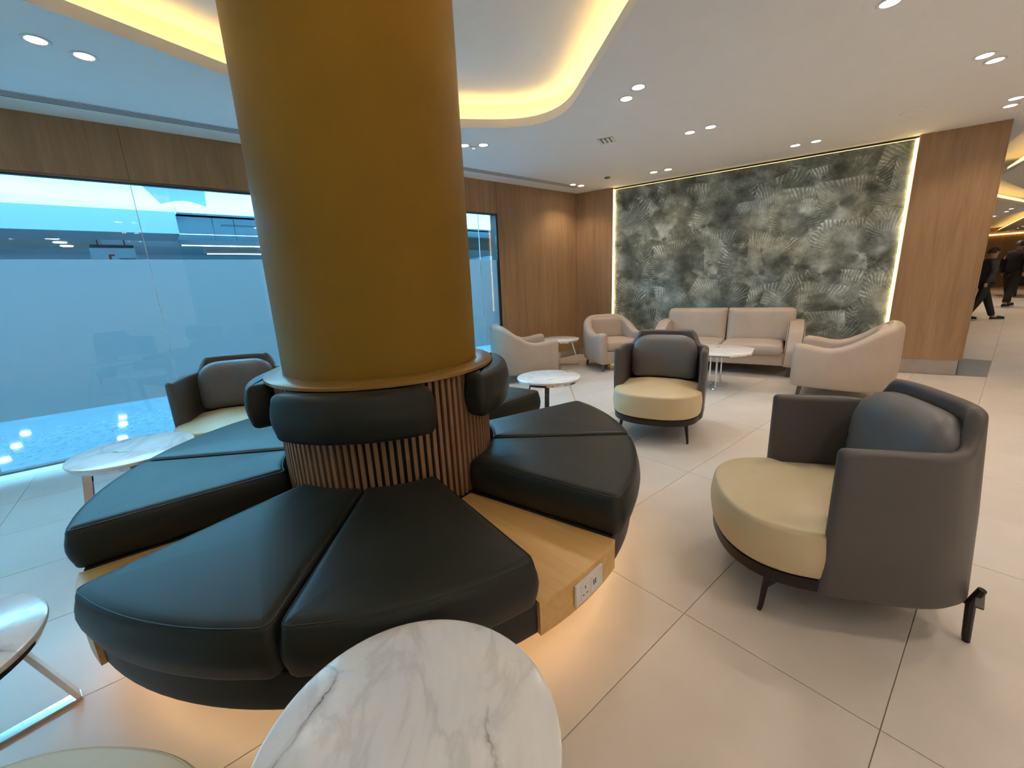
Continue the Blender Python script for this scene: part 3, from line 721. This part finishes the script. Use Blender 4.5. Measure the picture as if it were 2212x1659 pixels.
# ------------------------------------------------------------------ round marble side tables
def side_table(label, loc, az, group):
    t = thing('side_table', label, 'table', (*loc, 0), az, group)
    MB().lathe([(0, .428), (.285, .428), (.297, .433), (.30, .442), (.298, .449), (.290, .452), (0, .452)], 72).build('marble_top', 'marble', t)
    MB().lathe([(.255, .428), (.255, .410), (.285, .410), (.285, .428)], 60).build('rim_band', 'chrome', t)
    for x in (-1, 1):
        MB().bar((x*.17, .15, .411), (x*.292, .15, .0125), .042, .014, (1, 0, 0)).build('leg', 'chrome', t, 0)
    MB().bar((-.30, .15, .006), (.30, .15, .006), .042, .012).build('floor_bar', 'chrome', t, 0)
    MB().bar((-.19, .15, .4045), (.19, .15, .4045), .042, .010).build('top_bar', 'chrome', t, 0)
    MB().bar((0, -.17, .411), (0, -.292, .0), .042, .014, (0, 1, 0)).build('leg', 'chrome', t, 0)
    MB().bar((0, -.19, .4045), (0, .13, .4045), .042, .010).build('top_bar', 'chrome', t, 0)
    return t
st0 = side_table('round marble side table whose veined top stands before the bench between the two near seats', (.223, .640), 60, 'round marble side tables')
dup(st0, (-.285, 3.30, 0), 70, 'round marble side table between the bench and the frosted window')
dup(st0, (-.715, 1.655, 0), 13, 'round marble side table with chrome sled legs by the bench end, cut by the frame')
dup(st0, (2.70, 2.73, 0), -50, 'round marble side table behind the bench, beside the front barrel chair')
dup(st0, (4.72, 4.50, 0), -50, 'round marble side table between two beige tub armchairs')

# ------------------------------------------------------------------ coffee table
ct = thing('coffee_table', 'long marble coffee table with cut corners and chrome rod legs before the sofa', 'table', (4.93, 2.38, 0), WAZ)
o = round_poly([(-.40, -.38), (.40, -.38), (.58, -.20), (.58, .20), (.40, .38), (-.40, .38), (-.58, .20), (-.58, -.20)], .012, 2)
puff(o, .432, .452, .003, .004).build('marble_top', 'marble', ct, 30)
puff(grow(o, -.03), .418, .4315, .001, .001).build('under_frame', 'chrome', ct, 30)
for s in (-1, 1):
    pts = [(s*(.24-.10*cos(a)), .21*sin(a), .008) for a in [radians(-90+180*k/12) for k in range(13)]]
    MB().tube(pts, .008, 8).build('floor_bar', 'chrome', ct)
    for x, y in ((.24, -.21), (.24, .21), (.145, 0)): MB().tube([(s*x, y, 0.0), (s*x, y, .418)], .010, 10).build('leg', 'chrome', ct)

# ------------------------------------------------------------------ ceiling fittings
def downlight(x, y, label, group, z=ZC, spot=True, power=None):
    t = thing('downlight', label, 'downlight', (x, y, z), 0, group)
    MB().lathe([(.046, -.0005), (.062, -.0005), (.064, -.003), (.060, -.006), (.046, -.004)], 28).build('trim_ring', 'white_paint', t)
    MB().lathe([(0, -.002), (.046, -.002)], 24).build('lens', 'lamp_lens', t)
    if spot:
        l = bpy.data.lights.new('downlight_beam', 'SPOT'); l.energy = power or P_SPOT; l.color = WARM; l.spot_size = radians(125); l.spot_blend = .75; l.shadow_soft_size = .03
        o = bpy.data.objects.new('downlight_beam', l); COL.objects.link(o); o.parent = t; o.location = (0, 0, -.03)
PAIRS = [([(-.256, 3.734), (-.07, 3.81)], 'round ceiling downlight of the pair near the window slot'),
         ([(3.167, 2.131), (3.267, 2.31)], 'round ceiling downlight of the pair beside the cove'),
         ([(4.574, 2.224), (4.543, 2.425)], 'round ceiling downlight of the pair over the coffee table'),
         ([(6.163, 1.746), (6.121, 1.942)], 'round ceiling downlight of the pair above the sofa'),
         ([(5.741, 3.355), (5.693, 3.547)], 'ceiling downlight of the pair between sofa and oak corner'),
         ([(5.215, 4.641), (5.384, 4.619)], 'round ceiling downlight of the pair in the oak corner'),
         ([(2.774, 3.979), (2.937, 3.862)], 'round ceiling downlight of the pair beside the column'),
         ([(3.468, .701), (3.50, .49)], 'round ceiling downlight of the pair over the open floor'),
         ([(4.889, .398), (5.065, .354)], 'round ceiling downlight of the pair between cove and hall'),
         ([(6.361, .263), (6.60, .299)], 'round ceiling downlight of the pair before the oak pier')]
for gx in (-6.4, -4.4, -2.4, -.3, 1.7, 3.7, 5.7):  # unseen pairs, added to even out the floor and bounce light upward
    for gy in (-4.0, -2.3, -.7): PAIRS.append(([(gx, gy), (gx+.2, gy)], 'added ceiling downlight of an unseen pair lighting the lounge behind the viewer'))
for pts, lb in PAIRS:
    (ax, ay), (bx, by) = pts
    for k, (x, y) in enumerate(pts):
        far = 'behind the viewer' in lb
        if abs(ay-by) > .12: sfx = ', nearer the window wall' if y == max(ay, by) else ', farther from the window wall'
        else: sfx = ', nearer the wallpaper wall' if x == max(ax, bx) else ', farther from the wallpaper wall'
        downlight(x, y, lb+('' if far else sfx), 'ceiling downlights', power=P_SPOT*(2.2 if y < -3 else .8 if y < -2 else .35 if x < 0 else 1.0))
for x, y in ((21.5, .82), (20.07, .53), (19.19, .43)): downlight(x, y, 'small downlight in the middle hall soffit', 'hall downlights', power=60)
for x, y in ((34.0-1.2, .69), (32.4, .52), (31.0, .36), (29.5, .22), (31.6, .1)): downlight(x, y, 'small downlight in the far hall soffit', 'far hall downlights', spot=False)
for x, y in ((10.5, -1.2), (13.5, -1.0), (17, -1.2), (24.5, -.6), (28.5, -.6)): downlight(x, y, 'downlight in the hall soffit out of sight', 'hall soffit downlights', power=110)
sd = thing('slot_diffuser', 'long black slotted air diffuser in the ceiling beside the window wall', 'air diffuser', (0, 4.72, ZC))
MB().box(-7.2, 5.40, -.062, .062, -.003, -.0005).build('slot_back', 'black_plastic', sd, 0)
for y in (-.060, -.030, 0, .030, .060): MB().box(-7.2, 5.40, y-.0055, y+.0055, -.005, -.0032).build('blade', 'ceiling_paint', sd, 0)
cv = thing('ceiling_vent', 'small square slatted vent in the ceiling over the lounge', 'vent', (3.976, 3.054, ZC), 25)
MB().box(-.08, .08, -.08, .08, -.004, -.0005).build('vent_back', 'black_plastic', cv, 0)
for k in range(4): MB().box(-.085, .085, -.085+k*.045, -.053+k*.045, -.008, -.0045).build('slat', 'white_paint', cv, 0)
o = MB().lathe([(0, -.022), (.03, -.02), (.042, -.010), (.045, -.0005)], 24).build('smoke_detector', 'frame_metal', None, 40, (5.327, 4.07, ZC)); tag(o, 'small dark sprinkler rose in the ceiling near the wallpaper', 'detector')
o = MB().lathe([(0, -.004), (.075, -.004), (.085, -.008), (.09, -.0005)], 32).build('ceiling_speaker', 'ceiling_paint', None, 40, (5.953, .911, ZC)); tag(o, 'flat round ceiling speaker before the oak pier', 'speaker')
o = MB().lathe([(0, -.03), (.012, -.028), (.014, -.01), (.035, -.006), (.038, -.0005)], 24).build('sprinkler_head', 'white_paint', None, 40, (2.883, 3.965, ZC)); tag(o, 'small white sprinkler head between two downlights by the column', 'sprinkler')

# ------------------------------------------------------------------ people in the hall
def skinned(name, verts, edges, radii, mat, parent, sub=2):
    me = bpy.data.meshes.new(name); me.from_pydata(verts, edges, []); me.materials.append(MATS[mat])
    o = link(name, me, parent); o.modifiers.new('skin', 'SKIN').use_smooth_shade = True
    sv = me.skin_vertices[0].data
    for i, r in enumerate(radii): sv[i].radius = r if isinstance(r, tuple) else (r, r)
    sv[0].use_root = True
    sb = o.modifiers.new('sub', 'SUBSURF'); sb.levels = sb.render_levels = sub
    return o
def person(label, loc, az, h, stride, coat, lean, hem):
    k = h/1.75
    t = thing('person', label, 'person', (*loc, 0), az, None)
    S = lambda *p: (p[0]*k+lean*p[2]*k, p[1]*k, p[2]*k)
    fl_, bk = stride
    # continuous body: pelvis, spine, head, arms, legs
    V = [S(0,0,.95), S(0,0,1.15), S(0,0,1.38), S(.01,0,1.50), S(.02,0,1.58), S(.03,0,1.66), S(.02,0,1.73),
         S(0,.17,1.42), S(-.04,.23,1.16), S(.10,.24,.92), S(.14,.24,.84), S(0,-.17,1.42), S(-.02,-.24,1.15), S(-.12,-.25,.90), S(-.12,-.25,.82)]
    V += [(0, .09*k, .90*k), (fl_*.5*k, .09*k, .50*k), (fl_*k, .085*k, .08*k), ((fl_+.13)*k, .085*k, .035*k),
          (0, -.09*k, .90*k), (bk*.35*k, -.09*k, .50*k), (bk*k, -.085*k, .11*k), ((bk+.11)*k, -.085*k, .04*k)]
    E = [(0,1),(1,2),(2,3),(3,4),(4,5),(5,6),(2,7),(7,8),(8,9),(9,10),(2,11),(11,12),(12,13),(13,14),(0,15),(15,16),(16,17),(17,18),(0,19),(19,20),(20,21),(21,22)]
    R = [(.12,.09),(.12,.09),(.14,.10),.055,.085,.095,.06, .045,.04,.034,.03, .045,.04,.034,.03, .085,.06,.045,.04, .085,.06,.045,.04]
    R = [tuple(q*k for q in r) if isinstance(r, tuple) else r*k for r in R]
    skinned('body', V, E, R, 'skin', t)
    g = 1.16
    skinned('trousers', [S(0,0,1.0)]+V[15:18]+V[19:22], [(0,1),(1,2),(2,3),(0,4),(4,5),(5,6)], [(.17*k,.13*k),.105*k,.082*k,.066*k,.105*k,.082*k,.066*k], 'suit_black', t)
    hm = S(0, 0, hem)
    skinned('jacket', [V[1], V[2], hm, V[3], V[7], V[8], V[9], V[11], V[12], V[13]], [(0,1),(0,2),(1,3),(1,4),(4,5),(5,6),(1,7),(7,8),(8,9)],
            [(.18*k,.14*k),(.20*k,.14*k),(.19*k,.15*k),.075*k,.085*k,.068*k,.052*k,.085*k,.068*k,.052*k], coat, t)
    hr = MB()
    for i in range(0, 9):
        pass
    rings = []
    c = V[5]
    for i in range(7):
        a = pi/2*i/6; rings.append([(c[0]-.012*k+.102*k*cos(a)*cos(b)*1.05, c[1]+.092*k*cos(a)*sin(b), c[2]+.012*k+.095*k*sin(a)-.05*k*(1-sin(a))*(1 if cos(b) < .2 else .1)) for b in [2*pi*j/16 for j in range(16)]])
    hr.loft(rings).build('hair', 'hair_dark', t, 60)
    for (x, y) in ((V[18], .085), (V[22], -.085)):
        px, py = x[0], x[1]; z0 = 0.0 if x is V[18] else .012
        o = round_poly([(px-.17*k, py-.042*k), (px+.10*k, py-.05*k), (px+.10*k, py+.05*k), (px-.17*k, py+.042*k)], .04*k, 5)
        puff(dense(o, .03), z0+.018, z0+.085*k, .01, .035, crown=.012).build('shoe', 'suit_black', t, 60)
        puff(dense(grow(o, .004), .03), z0, z0+.0175, .004, .004).build('shoe_sole', 'shoe_sole', t, 60)
    # face: nose and ears
    MB().lathe([(0, .016*k), (.012*k, .006*k), (.016*k, -.014*k), (0, -.02*k)], 10).build('nose', 'skin', t, 60, (c[0]+.095*k, 0, c[2]-.01*k))
    for s in (-1, 1):
        MB().lathe([(0, .028*k), (.012*k, .012*k), (.010*k, -.02*k), (0, -.028*k)], 10).build('ear', 'skin', t, 60, (c[0], c[1]+s*.093*k, c[2]-.012*k))
        MB().lathe([(0, .007*k), (.009*k, 0), (0, -.007*k)], 8).build('eye', 'black_plastic', t, 60, (c[0]+.088*k, s*.033*k, c[2]+.012*k))
    return t
person('person in dark grey padded jacket and black trousers emerging from behind the oak pier', (14.6, .47), -62, 1.62, (.30, -.28), 'jacket_grey', .01, .78)
person('person in a black suit walking away through the hall', (19.2, .13), -20, 1.86, (.34, -.30), 'suit_black', .02, .84)
# dining table and chair far down the hall
dt = thing('dining_table', 'dark low dining table far down the hall', 'table', (25.6, -.35, 0), 8)
puff(round_poly([(-.9, -.6), (.9, -.6), (.9, .6), (-.9, .6)], .08, 4), .68, .76, .01, .01).build('table_top', 'leg_walnut', dt, 40)
for x, y in ((-.75, -.45), (.75, -.45), (-.75, .45), (.75, .45)): MB().bar((x, y, .004), (x, y, .68), .07, .07, (1, 0, 0)).build('leg', 'leg_walnut', dt, 0)
dc = thing('dining_chair', 'dark upholstered dining chair beside the far hall table', 'chair', (24.3, -.1, 0), 0)
puff(round_poly([(-.24, -.25), (.24, -.25), (.24, .25), (-.24, .25)], .05, 4), .42, .5, .02, .03).build('seat', 'suit_black', dc, 50)
puff(round_poly([(-.26, -.25), (-.20, -.25), (-.20, .25), (-.26, .25)], .02, 3), .5, .86, .02, .03).build('backrest', 'suit_black', dc, 50)
for x, y in ((-.21, -.21), (.21, -.21), (-.21, .21), (.21, .21)): MB().bar((x*1.08, y*1.08, .004), (x, y, .42), .03, .03, (1, 0, 0), .045, .045).build('leg', 'leg_walnut', dc, 0)
